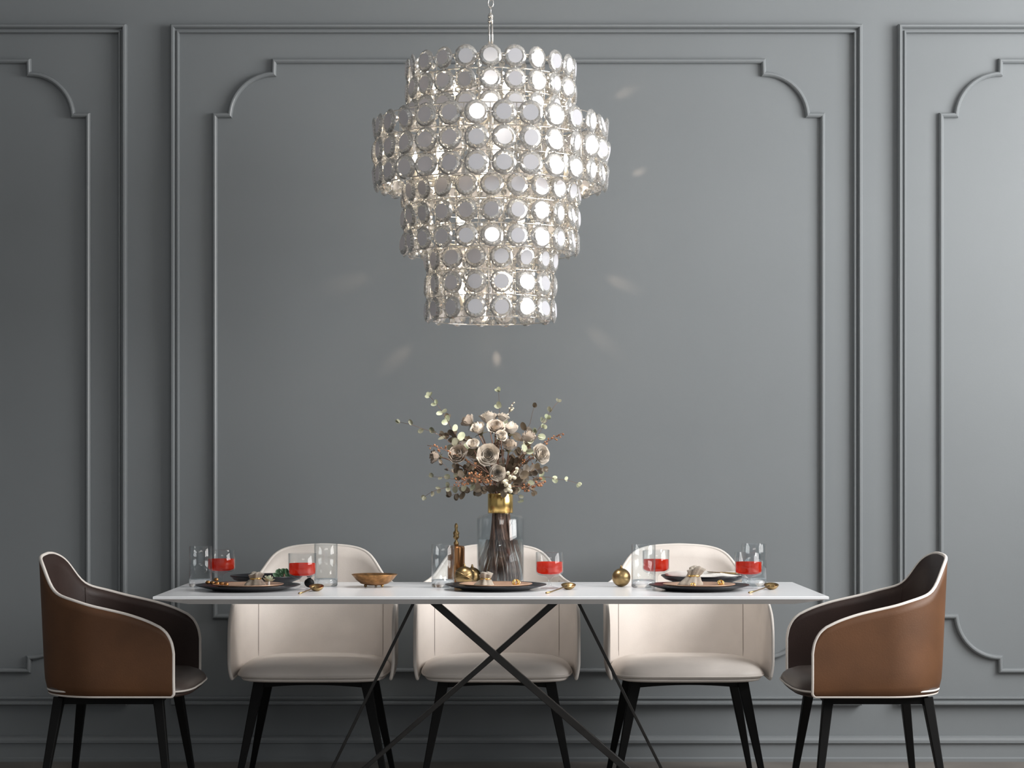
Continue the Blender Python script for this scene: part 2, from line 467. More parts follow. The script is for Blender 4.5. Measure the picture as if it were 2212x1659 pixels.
    for i in range(sg):
        a = 2*PI*i/sg
        for (k, z) in prof:
            x, y = seat_outline(a, k); v.append((x, y, z))
    m = len(prof)
    cu.add(v, [(i*m+k, ((i+1) % sg)*m+k, ((i+1) % sg)*m+k+1, i*m+k+1) for i in range(sg) for k in range(m-1)], 0)
    cushion = cu.build('seat', seatm, root)
    MB().tube([(*seat_outline(2*PI*i/sg, 1.0), 0.4145) for i in range(sg)], 0.0032, 8, closed=True).build('seat_piping', M['pipe'] if seatm != M['cream'] else M['cream'], root)
    pan = MB(); v = []
    for i in range(sg):
        a = 2*PI*i/sg
        for (k, z) in [(0.0001, 0.391), (0.88, 0.391), (0.95, 0.396), (0.97, 0.404), (0.0001, 0.404)]:
            x, y = seat_outline(a, k); v.append((x, y, z))
    pan.add(v, [(i*5+k, ((i+1) % sg)*5+k, ((i+1) % sg)*5+k+1, i*5+k+1) for i in range(sg) for k in range(4)], 0)
    pan.build('seat_pan', M['darkbrown'] if seatm != M['cream'] else M['cream'], root)
    # underframe: two shallow bows and four splayed tapering legs
    fr = MB()
    for y in (-0.165, 0.165):
        v = []; f = []
        for i in range(17):
            x = -0.205 + 0.41*i/16; q = (x/0.205)**2
            for yy in (y-0.013, y+0.013):
                v += [(x, yy, 0.362 + 0.012*(1-q)), (x, yy, 0.388)]
        for i in range(16):
            b = i*4; c = b+4
            f += [(b, c, c+1, b+1), (b+2, b+3, c+3, c+2), (b, b+2, c+2, c), (b+1, c+1, c+3, b+3)]
        f += [(0, 1, 3, 2), (64, 66, 67, 65)]
        fr.add(v, f, 0, False)
    for x in (-0.19, 0.19): fr.box((x-0.013, -0.165, 0.366), (x+0.013, 0.165, 0.388))
    fr.build('underframe', M['black'], root)
    for sx in (-1, 1):
        for sy in (-1, 1):
            MB().bar((sx*0.195, sy*0.168, 0.388), (sx*0.272, sy*0.222, 0.0), 0.040, 0.034, 0.019, 0.019).build('leg', M['black'], root, bevel=0.003)
    return root
cream_group = 'cream armchairs along the wall'
c0 = make_chair('dining_armchair', 'cream leather armchair on the wall side, near the left end of the white table', M['cream'], M['cream'], M['cream'], cream_group)
ZC = 7.24 + 0.235   # chair centre distance
c0.location = (-0.676, ZC-DW, 0)
copy_tree(c0, (-0.003, ZC-DW, 0), 0, 'cream leather armchair behind the crossing table legs and the flower vase')
copy_tree(c0, (0.700, ZC-DW, 0), 0, 'cream leather armchair on the wall side, nearest the right end of the table')
b0 = make_chair('dining_armchair', 'brown leather armchair with cream piping at the left head of the table', M['brown'], M['darkbrown'], M['seatbrown'], 'brown end chairs')
b0.location = (-1.085-0.235, 6.98-DW, 0); b0.rotation_euler = (0, 0, PI/2)
copy_tree(b0, (1.055+0.235, 6.98-DW, 0), -PI/2, 'brown leather armchair with cream piping at the right head of the table')

# ------------------------------------------------------------------ table
TZ = 6.9 - DW
tbl = empty('dining_table', (0.0, TZ, 0), 'long white glossy dining table standing on crossed dark metal legs', 'table')
def rect(hx, hy, z, cx=0): return [(cx-hx, TZ-hy, z), (cx+hx, TZ-hy, z), (cx+hx, TZ+hy, z), (cx-hx, TZ+hy, z)]
TCX = wx(1075)*0 - 0.024
tt = MB()
v = rect(1.098, 0.398, 0.75, -0.022) + rect(1.10, 0.40, 0.7485, -0.022) + rect(1.10, 0.40, 0.741, -0.022) + rect(0.99, 0.365, 0.7230, -0.022)
f = [(0, 1, 2, 3)] + [(a*4+i, a*4+(i+1) % 4, a*4+4+(i+1) % 4, a*4+4+i) for a in range(3) for i in range(4)] + [(15, 14, 13, 12)]
tt.add(v, f, 0, False)
tt.build('tabletop', M['white'], tbl, origin=(0, TZ, 0))
def leg(px0, py0, px1, py1, Z, w, d, w2, d2, dz=0.0):
    a = at(px0, py0, Z); b = at(px1, py1, Z)
    t = (b-a)
    top = a + t*((0.7225-a.z)/t.z); bot = a + t*((0.008-a.z)/t.z)
    top.y -= dz; bot.y += dz
    MB().bar(top, bot, w, d, w2, d2).build('leg', M['steel'], tbl, origin=(0, TZ, 0), bevel=0.002)
    return top, bot
l1 = leg(940, 1303, 1352, 1659, 6.78, 0.024, 0.035, 0.024, 0.035)
l2 = leg(1196, 1303, 788, 1659, 6.86, 0.021, 0.035, 0.012, 0.02)
l3 = leg(893, 1303, 718, 1659, 7.02, 0.011, 0.03, 0.010, 0.03)
l4 = leg(1250, 1303, 1428, 1659, 7.02, 0.011, 0.03, 0.010, 0.03)
for (t_, b_) in (l1, l2, l3, l4):
    MB().box((b_.x-0.03, b_.y-0.03, 0.0), (b_.x+0.03, b_.y+0.03, 0.010)).build('foot_pad', M['steel'], tbl, origin=(0, TZ, 0))
mp = MB().box((-0.33, TZ-0.2, 0.7165), (0.33, TZ+0.2, 0.7235))
mp.build('mounting_plate', M['steel'], tbl, origin=(0, TZ, 0))

# ------------------------------------------------------------------ chandelier
CHX, CHY = -0.024, 6.9 - DW
ch = empty('chandelier', (CHX, CHY, 1.66), 'large four-tiered chandelier of clear round crystal discs hanging over the table', 'chandelier')
CO = Vector((CHX, CHY, 1.66))
def disc_mb(r=0.0395, facets=14):
    """a bevelled crystal roundel, axis along +Y outward; flat centre of its own material"""
    mb = MB(); ri = r*0.63; ang = [2*PI*i/facets for i in range(facets)]
    prof = [(ri, -0.0075), (r*0.80, -0.0062), (r*0.95, -0.0024), (r, 0.0), (r*0.95, 0.0024), (r*0.80, 0.0062), (ri, 0.0075)]
    v = []
    for k, (q, y) in enumerate(prof):
        for i, a in enumerate(ang):
            a2 = a + (PI/facets if k % 2 else 0)
            v.append((q*math.cos(a2), y, q*math.sin(a2)))
    f = []
    for k in range(len(prof)-1):
        for i in range(facets):
            j = (i+1) % facets
            A, B, C, D = k*facets+i, k*facets+j, (k+1)*facets+j, (k+1)*facets+i
            if k % 2 == 0: f += [(A, D, B), (B, D, C)]
            else: f += [(A, C, B), (A, D, C)]
    b = (len(prof)-1)*facets
    f += [(i, b+i, b+(i+1) % facets, (i+1) % facets) for i in range(facets)]
    mb.add(v, f, 0, False)
    c = MB(); v = []
    for y in (-0.0066, 0.0080):
        v += [(ri*0.985*math.cos(2*PI*i/28), y, ri*0.985*math.sin(2*PI*i/28)) for i in range(28)]
    c.add(v, [tuple(range(28)), tuple(range(55, 27, -1))] + [(i, (i+1) % 28, 28+(i+1) % 28, 28+i) for i in range(28)], 1, False)
    mb.merge(c)
    return mb
TIERS = [(0.288, 22, [2.535, 2.459, 2.384], 0.0385), (0.398, 28, [2.329, 2.247, 2.165], 0.0415),
         (0.300, 22, [2.108, 2.023, 1.938], 0.0395), (0.222, 16, [1.877, 1.793, 1.708], 0.0395)]
offs = [0.0, 0.5, 0.06, 0.42]
allp = []
for ti, (rad, N, rows, dr) in enumerate(TIERS):
    for z in rows:
        for i in range(N):
            a = -PI/2 + 2*PI*(i+offs[ti])/N
            pos = Vector((CHX + rad*math.cos(a), CHY + rad*math.sin(a), z))
            face = -math.sin(a)      # towards the camera
            allp.append((face, ti, pos, a, dr))
allp.sort(key=lambda t: -t[0])
base = {}
for ti, (_, _, _, dr) in enumerate(TIERS):
    pass
rest = MB(); cnt = 0
dbase = disc_mb(0.0395)
proto = None
for (face, ti, pos, a, dr) in allp:
    t1, t2 = R.gauss(0, 0.13), R.gauss(0, 0.10)
    mtx = Matrix.Translation(pos) @ Matrix.Rotation(a - PI/2 + t1, 4, 'Z') @ Matrix.Rotation(t2, 4, 'X') @ Matrix.Rotation(R.random()*6, 4, 'Y') @ Matrix.Scale(dr/0.0395, 4)
    if cnt < 100:
        if proto is None:
            proto = dbase.build('crystal_disc', [M['crystal'], M['frost']], ch); o = proto
        else:
            o = proto.copy(); COL.objects.link(o); o.parent = ch
        o.matrix_local = Matrix.Translation(-CO) @ mtx
        cnt += 1
    else:
        rest.merge(dbase, mtx)
tag(rest.build('crystal_discs', [M['crystal'], M['frost']], ch, origin=CO), kind='stuff')
# links: small chrome pins and rings between neighbouring discs
lk = MB()
for ti, (rad, N, rows, dr) in enumerate(TIERS):
    pitch = 2*PI/N
    for z in rows:
        for i in range(N):
            a = -PI/2 + 2*PI*(i+offs[ti]+0.5)/N
            p = Vector((CHX + rad*math.cos(a), CHY + rad*math.sin(a), z))
            tv = Vector((-math.sin(a), math.cos(a), 0))
            lk.tube([p - tv*0.009, p + tv*0.009], 0.0022, 6)
            lk.ball(p, 0.0036, 6, 5)
    for z0, z1 in zip(rows, rows[1:]):
        for i in range(N):
            a = -PI/2 + 2*PI*(i+offs[ti])/N
            p = Vector((CHX + rad*math.cos(a), CHY + rad*math.sin(a), (z0+z1)/2))
            lk.tube([p + Vector((0,0,0.008)), p - Vector((0,0,0.008))], 0.0020, 6)
            lk.ball(p, 0.0030, 6, 5)
tag(lk.build('link_pins', M['chrome'], ch, origin=CO), kind='stuff')
# faceted beads added behind the disc gaps to imitate sparkle and refraction
bd = MB()
def bead(p, r, sq):
    v = [p+Vector((0,0,r*1.25)), p-Vector((0,0,r*1.25))]
    for zz in (0.45, -0.45):
        for i in range(6):
            a = PI/3*i + sq; v.append(p + Vector((r*math.cos(a), r*math.sin(a), r*zz)))
    f = [(0, 2+i, 2+(i+1) % 6) for i in range(6)] + [(1, 8+(i+1) % 6, 8+i) for i in range(6)] + [(2+i, 8+i, 8+(i+1) % 6, 2+(i+1) % 6) for i in range(6)]
    bd.add(v, f, 0, False)
for ti, (rad, N, rows, dr) in enumerate(TIERS):
    r3 = rad - 0.024
    zl = []
    z = rows[0]
    while z > rows[-1]-dr: zl.append(z); z -= 0.0272
    for k in range(N*2):
        a = -PI/2 + 2*PI*(k/2+offs[ti]+0.5)/N
        for z in zl:
            if R.random() < 0.10: continue
            q = R.uniform(-.006, .006)
            bead(Vector((CHX + (r3+q)*math.cos(a), CHY + (r3+q)*math.sin(a), z + R.uniform(-.004, .004) + (0.0136 if k % 2 else 0))), R.uniform(.0085, .0115), R.random())
tag(bd.build('added_sparkle_beads', [M['crystal']], ch, origin=CO), kind='stuff')
# one wire cage per tier
def ring(rad, z, n=72): return [(CHX+rad*math.cos(2*PI*i/n), CHY+rad*math.sin(2*PI*i/n), z) for i in range(n)]
for ti, (rad, N, rows, dr) in enumerate(TIERS):
    fr = MB()
    zt = rows[0] + 0.010 if ti == 0 else rows[0]+dr*0.8; zb = rows[-1]-dr*0.8
    r2 = rad - 0.012
    zs = [(rows[0]+rows[1])/2, (rows[1]+rows[2])/2]
    for z in [zt, zb] + zs: fr.tube(ring(r2, z), 0.0022, 6, closed=True)
    for i in range(N):
        a = -PI/2 + 2*PI*(i+offs[ti]+0.5)/N
        x, y = CHX + r2*math.cos(a), CHY + r2*math.sin(a)
        fr.tube([(x, y, zb), (x, y, zt)], 0.0016, 6)
    for i in range(4):
        a = PI/4 + PI/2*i
        fr.tube([(CHX, CHY, zs[0]), (CHX + r2*math.cos(a), CHY + r2*math.sin(a), zs[0])], 0.003, 6)
    fr.build('tier_frame', M['chrome'], ch, origin=CO)
st = MB()
st.tube([(CHX, CHY, 1.72), (CHX, CHY, 2.62)], 0.009, 12)
for z in (2.497, 2.288, 2.065, 1.835): st.ball((CHX, CHY, z), 0.02, 14, 10, sc=(1, 1, 0.7))
st.build('centre_column', M['chrome'], ch, origin=CO)
# hanging rod: slim tube pair with collar and eye
rd = MB()
zt = at(0, 36, 6.9).z; zb = at(0, 96, 6.9).z
for sx in (-1, 1): rd.tube([(CHX+sx*0.0052, CHY, zb-0.03), (CHX+sx*0.0052, CHY, zt)], 0.0036, 10)
rd.lathe([(0.0001, 0), (0.010, 0), (0.0105, 0.004), (0.010, 0.010), (0.0075, 0.013), (0.0001, 0.013)], 18, (CHX, CHY, at(0, 48, 6.9).z))
rd.lathe([(0.0001, 0), (0.0095, 0), (0.0105, 0.006), (0.007, 0.015), (0.0001, 0.017)], 18, (CHX, CHY, zt-0.004))
rd.build('hanging_rod', M['chrome'], ch, origin=CO)
def link_loop(c, h, wd, rot):
    pts = []
    for i in range(20):
        a = 2*PI*i/20
        x = wd*math.cos(a); z = h*math.sin(a)
        pts.append((c[0] + x*math.cos(rot), c[1] + x*math.sin(rot), c[2] + z))
    return pts
chn = MB(); z = zt + 0.022; i = 0
while z < CEIL - 0.05:
    chn.tube(link_loop((CHX, CHY, z), 0.015, 0.009, 0 if i % 2 else PI/2), 0.0020, 6, closed=True); z += 0.0245; i += 1
chn.build('chain', M['chrome'], ch, origin=CO)
MB().lathe([(0.0001, -0.06), (0.012, -0.058), (0.02, -0.035), (0.055, -0.022), (0.065, -0.01), (0.065, 0), (0.0001, 0)], 32, (CHX, CHY, CEIL)).build('ceiling_canopy', M['chrome'], ch, origin=CO)
# candle bulbs on arms
bulbs = [(0.17, 2.44, 6, 0.3), (0.26, 2.215, 8, 0.1), (0.17, 2.0, 5, 0.5), (0.10, 1.775, 3, 0.15)]
for (br, bz, n, ph) in bulbs:
    for i in range(n):
        a = 2*PI*(i+ph)/n - PI/2
        p = Vector((CHX + br*math.cos(a), CHY + br*math.sin(a), bz))
        s_ = MB().tube([(CHX, CHY, bz-0.055), (CHX + br*0.5*math.cos(a), CHY + br*0.5*math.sin(a), bz-0.07), (p.x, p.y, bz-0.05)], 0.0035, 6)
        s_.lathe([(0.0001, -0.052), (0.013, -0.05), (0.009, -0.042), (0.009, -0.012), (0.0001, -0.012)], 14, p)
        so = s_.build('lamp_socket', M['candle'], ch, origin=CO)
        MB().lathe([(0.0001, -0.012), (0.008, -0.010), (0.0125, 0.0), (0.013, 0.008), (0.010, 0.022), (0.004, 0.036), (0.0001, 0.042)], 14, p).build('bulb', M['bulb'], so, origin=CO)

# ------------------------------------------------------------------ vase
VZ = 7.17
VP = tab(1081, VZ)
vase = empty('flower_vase', VP, 'clear glass bottle vase with gold neck holding roses at the middle of the table', 'vase')
s = F/VZ
vr = 50.5/s; vh = 0.242; nr = 26.5/s; nh0 = CAMZ-(1108-HY)/s - 0.75; nh1 = CAMZ-(1066-HY)/s - 0.75
NX = at(1080, 1080, VZ).x - VP.x
g = MB().lathe([(0.0001, 0.0), (vr*0.95, 0.0), (vr, 0.005), (vr, vh-0.008), (vr*0.93, vh+0.002), (nr*1.03, nh0-0.003), (nr*0.99, nh0+0.004), (nr*0.93, nh0+0.004), (nr*0.97, nh0-0.006), (vr*0.9, vh-0.003),
                (vr-0.003, vh-0.012), (vr-0.003, 0.016), (vr*0.9, 0.012), (0.0001, 0.012)], 56, VP)
g.build('vase_glass', M['glass'], vase, origin=VP)
wl = CAMZ-(1165-HY)/s - 0.75
MB().lathe([(0.0001, 0.0125), (vr*0.88, 0.0125), (vr-0.0034, 0.017), (vr-0.0034, wl), (0.0001, wl)], 56, VP).build('water', M['water'], vase, origin=VP)
MB().lathe([(nr, nh0), (nr*1.03, nh0+0.002), (nr*1.03, nh1-0.002), (nr, nh1), (nr*0.95, nh1), (nr*0.95, nh0), (nr, nh0)], 56, VP).build('gold_neck', M['brass'], vase, origin=VP)

NECK = Vector((VP.x, VP.y, 0.75 + nh1 - 0.01)); NK0 = Vector((VP.x, VP.y, 0.75+nh0))
def bez(p0, p1, p2, p3, n):
    out = []
    for i in range(n+1):
        t = i/n; u = 1-t
        out.append(p0*u**3 + p1*3*u*u*t + p2*3*u*t*t + p3*t**3)
    return out
stem_i = [0]
def stem_path(tip, axis, L=0.10):
    """from the floor of the vase through the neck to a tip arriving along axis"""
    i = stem_i[0]; stem_i[0] += 1
    a = i*2.399963; q = math.sqrt(((i*7) % 23 + 0.5)/23)
    foot = Vector((VP.x + math.cos(a+0.8)*vr*0.88*q, VP.y + math.sin(a+0.8)*vr*0.88*q, 0.75+0.0165))
    nk = Vector((math.cos(a)*nr*0.75*q, math.sin(a)*nr*0.75*q, 0))
    low = bez(foot, foot + Vector((0,0,0.05)), NK0+nk*1.1 - Vector((0,0,0.11)), NK0+nk, 10)
    up = bez(NECK+nk, NECK+nk+Vector((0,0,0.045)) + (tip-NECK)*0.15, tip - axis*L, tip, 12)
    return foot, low + up

def petal(mb, a0, w, r, H, curl, rnd, nu=6, nv=6, closed=0.0):
    v = []
    for j in range(nv+1):
        t = j/nv
        rr = r*(math.sin(min(1, t*1.05)*PI*0.5)**0.75)*(1 - closed*t*t) + curl*max(0, t-0.62)**1.6*2.6
        for i in range(nu+1):
            u = -1 + 2*i/nu
            ww = w*(0.35+0.65*math.sin(min(1, t*1.25)*PI/2))*(1 - 0.22*max(0, t-0.8)/0.2)
            an = a0 + u*ww
            z = H*t - 0.16*H*u*u*t*t - curl*0.9*max(0, t-0.75)
            rr2 = rr*(1+0.05*u*u) + rnd*0.02*math.sin(5*u+a0*3)*t
            v.append((rr2*math.cos(an), rr2*math.sin(an), z))
    f = [(j*(nu+1)+i, j*(nu+1)+i+1, (j+1)*(nu+1)+i+1, (j+1)*(nu+1)+i) for j in range(nv) for i in range(nu)]
    mb.add(v, f, 0)
def rose_mb(kind, seed):
    r = random.Random(seed); mb = MB()
    if kind == 'open':
        lay = [(2, .10, .74, 0, .2), (3, .20, .80, 0, .15), (3, .31, .84, 0, .10), (4, .44, .86, .02, .06), (5, .58, .84, .05, .02), (5, .74, .76, .10, 0), (6, .90, .62, .16, 0)]
    elif kind == 'half':
        lay = [(3, .12, 1.2, 0, .4), (3, .24, 1.22, .02, .35), (4, .38, 1.2, .05, .25), (5, .55, 1.12, .12, .12), (5, .72, .98, .22, .05)]
    else:
        lay = [(3, .16, 1.5, 0, .7), (3, .34, 1.5, .0, .6), (4, .52, 1.45, .03, .48), (4, .68, 1.28, .10, .30), (4, .76, 1.05, .22, .12)]
    for k, (n, rad, H, curl, cl) in enumerate(lay):
        ph = r.random()*6
        for i in range(n):
            petal(mb, ph + 2*PI*i/n + r.uniform(-.12, .12), PI/n*1.28, rad*r.uniform(.95, 1.06), H*r.uniform(.95, 1.05), curl*r.uniform(.7, 1.3), 1, closed=cl)
    mb.lathe([(0.0001, -0.22), (0.12, -0.2), (0.22, -0.1), (0.30, 0.02), (0.22, 0.06), (0.0001, 0.06)], 12, mi=1)
    for i in range(5):
        a = 2*PI*i/5 + r.random()*.4
        p = [Vector((0.22*math.cos(a), 0.22*math.sin(a), -0.05)), Vector((0.6*math.cos(a), 0.6*math.sin(a), 0.0)), Vector((0.85*math.cos(a), 0.85*math.sin(a), -0.12))]
        t = Vector((-math.sin(a), math.cos(a), 0))
        mb.add([p[0]-t*.08, p[0]+t*.08, p[1]+t*.07, p[1]-t*.07, p[2]], [(0,1,2,3), (3,2,4)], 1)
    return mb
rose_mesh = {}
def rose(px, py, rpx, Z, d, kind, pm, label):
    """d: facing direction (x right, y towards wall, z up)"""
    ax = Vector(d).normalized(); rad = rpx*Z/F
    c = at(px, py, Z); rad *= 1.2
    H = {'open': 0.55, 'half': 0.75, 'bud': 0.85}[kind]
    tip = c - ax*rad*H*0.75
    foot, path = stem_path(tip - ax*rad*0.2, ax, 0.04)
    e = empty('rose', foot, label, 'flower', 'roses in the vase')
    MB().tube(path, [0.0036]*11 + [0.0024]*(len(path)-11), 6).build('stem', M['stem'], e, origin=foot)
    key = (kind, pm, (px*7+py) % 3)
    if key not in rose_mesh:
        b = rose_mb(kind, px*31+py).build('bloom', [M[pm], M['sepal']], e)
        rose_mesh[key] = b
    else:
        b = rose_mesh[key].copy(); COL.objects.link(b); b.parent = e
    q = ax.to_track_quat('Z', 'Y').to_matrix().to_4x4()
    b.matrix_local = Matrix.Translation(tip - foot) @ q @ Matrix.Rotation((px*3.7) % 6, 4, 'Z') @ Matrix.Scale(rad*0.98, 4)
    return e
rose(1012, 910, 17, 7.22, (-.7, .2, .75), 'half', 'petal3', 'taupe rose at the upper left of the bouquet, tipped away to the left')
rose(1033, 926, 17, 7.10, (-.45, -.5, .8), 'bud', 'petal2', 'pointed pale rose bud leaning left, high in the bouquet')
rose(1056, 904, 21, 7.20, (-.1, -.1, 1), 'half', 'petal2', 'largest pale rose at the very top of the bouquet')
rose(1085, 903, 15, 7.19, (.25, -.15, 1), 'half', 'petal2', 'small white rose at the top, just right of the largest one')
rose(1071, 922, 17, 7.08, (0.05, -.75, .7), 'open', 'petal', 'beige rose opening upward just below the topmost blooms')
rose(1103, 926, 17, 7.12, (.1, -.3, 1), 'bud', 'petal2', 'upright pale rose bud right of the top of the bouquet')
rose(1142, 946, 18, 7.13, (.2, -.3, 1), 'bud', 'petal', 'plump taupe rose bud standing at the upper right of the bouquet')
rose(1022, 961, 15, 7.06, (-.1, -.7, .7), 'half', 'petal2', 'small white rose at mid left, above the spiral bloom facing us')
rose(990, 981, 19, 7.10, (-.35, -.85, .4), 'open', 'petal', 'beige rose at the left of the bouquet with creased dark centre')
rose(940, 986, 16, 7.15, (-1, -.25, .15), 'half', 'petal3', 'rose turned sideways at the far left of the bouquet')
rose(1055, 983, 21, 7.02, (-.05, -1, .12), 'open', 'petal2', 'large open spiral rose facing us at the centre of the bouquet')
rose(1100, 962, 18, 7.07, (.1, -.45, .9), 'half', 'petal', 'dusty pink rose right of the centre, opening upward')
rose(1168, 981, 19, 7.10, (.6, -.8, .2), 'open', 'petal2', 'white edged rose at the far right of the bouquet')
rose(1075, 1021, 15, 7.03, (.05, -1, .05), 'open', 'petal2', 'lowest rose, small and round, facing us just above the gold neck')
rose(1135, 976, 10, 7.14, (.2, -.6, .6), 'half', 'petal2', 'tiny white rose half hidden between the taupe bud and the far right rose')
rose(1082, 942, 14, 7.06, (.25, -.6, .3), 'half', 'petal2', 'small white rose tucked below the beige rose near the top')

def leaf(mb, base, d, size, up, mi=0, aspect=0.8, cup=0.25):
    d = d.normalized(); sd = d.cross(up)
    sd = sd.normalized() if sd.length > 1e-4 else d.orthogonal().normalized()
    nn = sd.cross(d)
    N = 12; v = [base + d*size*0.5 + nn*(-cup*size*0.25)]
    for i in range(N):
        a = 2*PI*i/N
        x = math.cos(a); y = math.sin(a)
        v.append(base + d*size*(0.5 - 0.5*x*(1 if x > 0 else 1.06)) + sd*size*0.5*aspect*y + nn*cup*size*0.25*(y*y))
    f = [(0, 1+i, 1+(i+1) % N) for i in range(N)]
    mb.add(v, f, mi)
def sprig(pts, Z, leaves, mname, label, group='eucalyptus sprigs in the vase', size=0.022, extra=None):
    """pts: picture points of the sprig from inside out; leaves: along how many nodes"""
    tip = at(*pts[-1], Z); mids = [at(*p, Z + 0.02*math.sin(i*2.1)) for i, p in enumerate(pts[:-1])]
    ax = (tip - (mids[-1] if mids else NECK)).normalized()
    i0 = mids[0] if mids else tip
    foot, path = stem_path(i0, (i0-NECK).normalized(), 0.03)
    for q in mids[1:] + [tip]: path.append((path[-1]+q)/2 + Vector((0,0,0.003))); path.append(q)
    e = empty('eucalyptus_sprig', foot, label, 'foliage', group)
    n = len(path)
    MB().tube(path, [0.0030]*11 + [0.0016 - 0.0010*i/n for i in range(11, n)], 5).build('stem', M['stem'], e, origin=foot)
    mb = MB(); r = random.Random(int(pts[-1][0]*13 + pts[-1][1]))
    up_part = path[-(2*(len(pts)-1)+4):]
    segs = [(a, b) for a, b in zip(up_part, up_part[1:])]
    L = sum((b-a).length for a, b in segs)
    for k in range(leaves):
        t = L*(1 - (k/leaves)*0.93); acc = 0
        for a, b in segs:
            l = (b-a).length
            if acc + l >= t - 1e-6: 
                p = a.lerp(b, (t-acc)/l); tg = (b-a).normalized(); break
            acc += l
        sz = size*(0.75 + 0.5*min(1, k/max(1, leaves*0.6)))
        if k == 0: leaf(mb, p, tg + Vector((r.uniform(-.3,.3), r.uniform(-.5,.2), r.uniform(-.2,.4))), sz, Vector((0,-1,0.3)))
        for sg in (-1, 1):
            if r.random() < 0.12: continue
            rv = Vector((r.uniform(-1,1), r.uniform(-1,1), r.uniform(-1,1)))
            side = tg.cross(rv).normalized()
            d = tg*0.55 + side*sg
            d.y *= 0.6
            leaf(mb, p, d, sz*r.uniform(0.8, 1.15), Vector((r.uniform(-.6,.6), -1, r.uniform(-.4,.8))), aspect=r.uniform(.65, .9), cup=r.uniform(.1, .5))
    mb.build('leaves', M[mname], e, origin=foot)
    return e
EL = 'eucalyptus sprig'
sprig([(1010, 985), (975, 925), (950, 882), (928, 856)], 7.16, 7, 'leafg', 'pale green eucalyptus sprig reaching up at the upper left of the bouquet', size=0.024)
sprig([(1015, 1000), (960, 945), (910, 925), (864, 912)], 7.12, 7, 'leafm', 'eucalyptus sprig reaching farthest left from the bouquet', size=0.024)
sprig([(1020, 995), (975, 935), (968, 903)], 7.24, 6, 'leafb', 'brown eucalyptus sprig with rounded leaves at the upper left', size=0.027)
sprig([(1015, 985), (985, 948), (958, 942)], 7.2, 7, 'leafb', 'brown eucalyptus sprig lying between the top left bud and left rose', size=0.028)
sprig([(1078, 940), (1079, 880), (1077, 846)], 7.2, 3, 'leafg', 'eucalyptus sprig whose single pale leaf tops the bouquet', size=0.026)
sprig([(1125, 985), (1165, 925), (1192, 885), (1206, 868)], 7.2, 5, 'leafm', 'thin eucalyptus sprig reaching up at the far upper right', size=0.02)
sprig([(1115, 965), (1145, 915), (1153, 880)], 7.23, 4, 'leafb', 'brown leaved eucalyptus sprig upright behind the plump rose bud', size=0.026)
sprig([(1130, 985), (1163, 940), (1184, 905)], 7.1, 5, 'leafg', 'pale green eucalyptus sprig just right of the plump rose bud', size=0.024)
sprig([(1120, 1050), (1165, 1030), (1205, 1035), (1248, 1044)], 7.1, 5, 'leafg', 'eucalyptus sprig trailing out at the lower right of the bouquet', size=0.02)
sprig([(1040, 1045), (985, 1050), (945, 1058), (918, 1072)], 7.08, 7, 'leafm', 'eucalyptus sprig drooping lowest at the lower left of the bouquet', size=0.022)
sprig([(1045, 1040), (1000, 1035), (968, 1015), (955, 1000)], 7.05, 6, 'leafb', 'dark eucalyptus sprig above the drooping one at lower left', size=0.021)
sprig([(1040, 1040), (980, 1035), (935, 1030)], 7.2, 6, 'leafm', 'grey green eucalyptus sprig pointing left under the sideways rose', size=0.022)
sprig([(1050, 1050), (1015, 1062), (975, 1070)], 7.15, 6, 'leafb', 'short brown eucalyptus sprig low on the left above the drooping tip', size=0.027)
sprig([(1100, 1055), (1120, 1070), (1122, 1082)], 7.06, 4, 'leafm', 'short eucalyptus sprig hanging beside the right of the gold neck', size=0.020)
sprig([(1110, 1035), (1145, 1020), (1172, 1012)], 7.05, 6, 'leafb', 'brown eucalyptus sprig below the far right rose', size=0.028)
sprig([(1105, 1040), (1135, 1045), (1150, 1062)], 7.12, 6, 'leafb', 'dark eucalyptus sprig curling down right of the lowest rose', size=0.024)
# leafy filler close round the middle
sprig([(1060, 1020), (1035, 985), (1010, 950)], 7.22, 14, 'leafb', 'dark leafy sprig between the upper left buds and the large open rose', size=0.024)
sprig([(1095, 1020), (1120, 985), (1140, 965)], 7.22, 14, 'leafb', 'dark leafy sprig behind the dusty pink rose', size=0.024)
sprig([(1050, 1035), (1015, 1020), (985, 1010)], 7.16, 12, 'leafb', 'dark leafy sprig below the beige rose on the left', size=0.024)
sprig([(1100, 1035), (1130, 1025), (1160, 1035)], 7.16, 12, 'leafb', 'dark leafy sprig low on the right behind the rust berries', size=0.023)
sprig([(1060, 1040), (1040, 1010), (1015, 1005)], 7.14, 14, 'leafb', 'dark leafy sprig filling the bouquet below the large open rose', size=0.025)
sprig([(1085, 1035), (1105, 1005), (1130, 1000)], 7.14, 14, 'leafb', 'dark leafy sprig filling the bouquet right of the lowest rose', size=0.025)
sprig([(1075, 1030), (1075, 990), (1085, 935)], 7.2, 18, 'leafb', 'dark leafy sprig in the heart of the bouquet behind the roses', size=0.025)
sprig([(1070, 1055), (1065, 1048), (1050, 1058)], 7.05, 5, 'leafb', 'short brown sprig spilling over the left rim of the gold neck', size=0.030)
sprig([(1088, 1055), (1095, 1045), (1108, 1058)], 7.05, 5, 'leafb', 'short brown sprig spilling over the right rim of the gold neck', size=0.030)

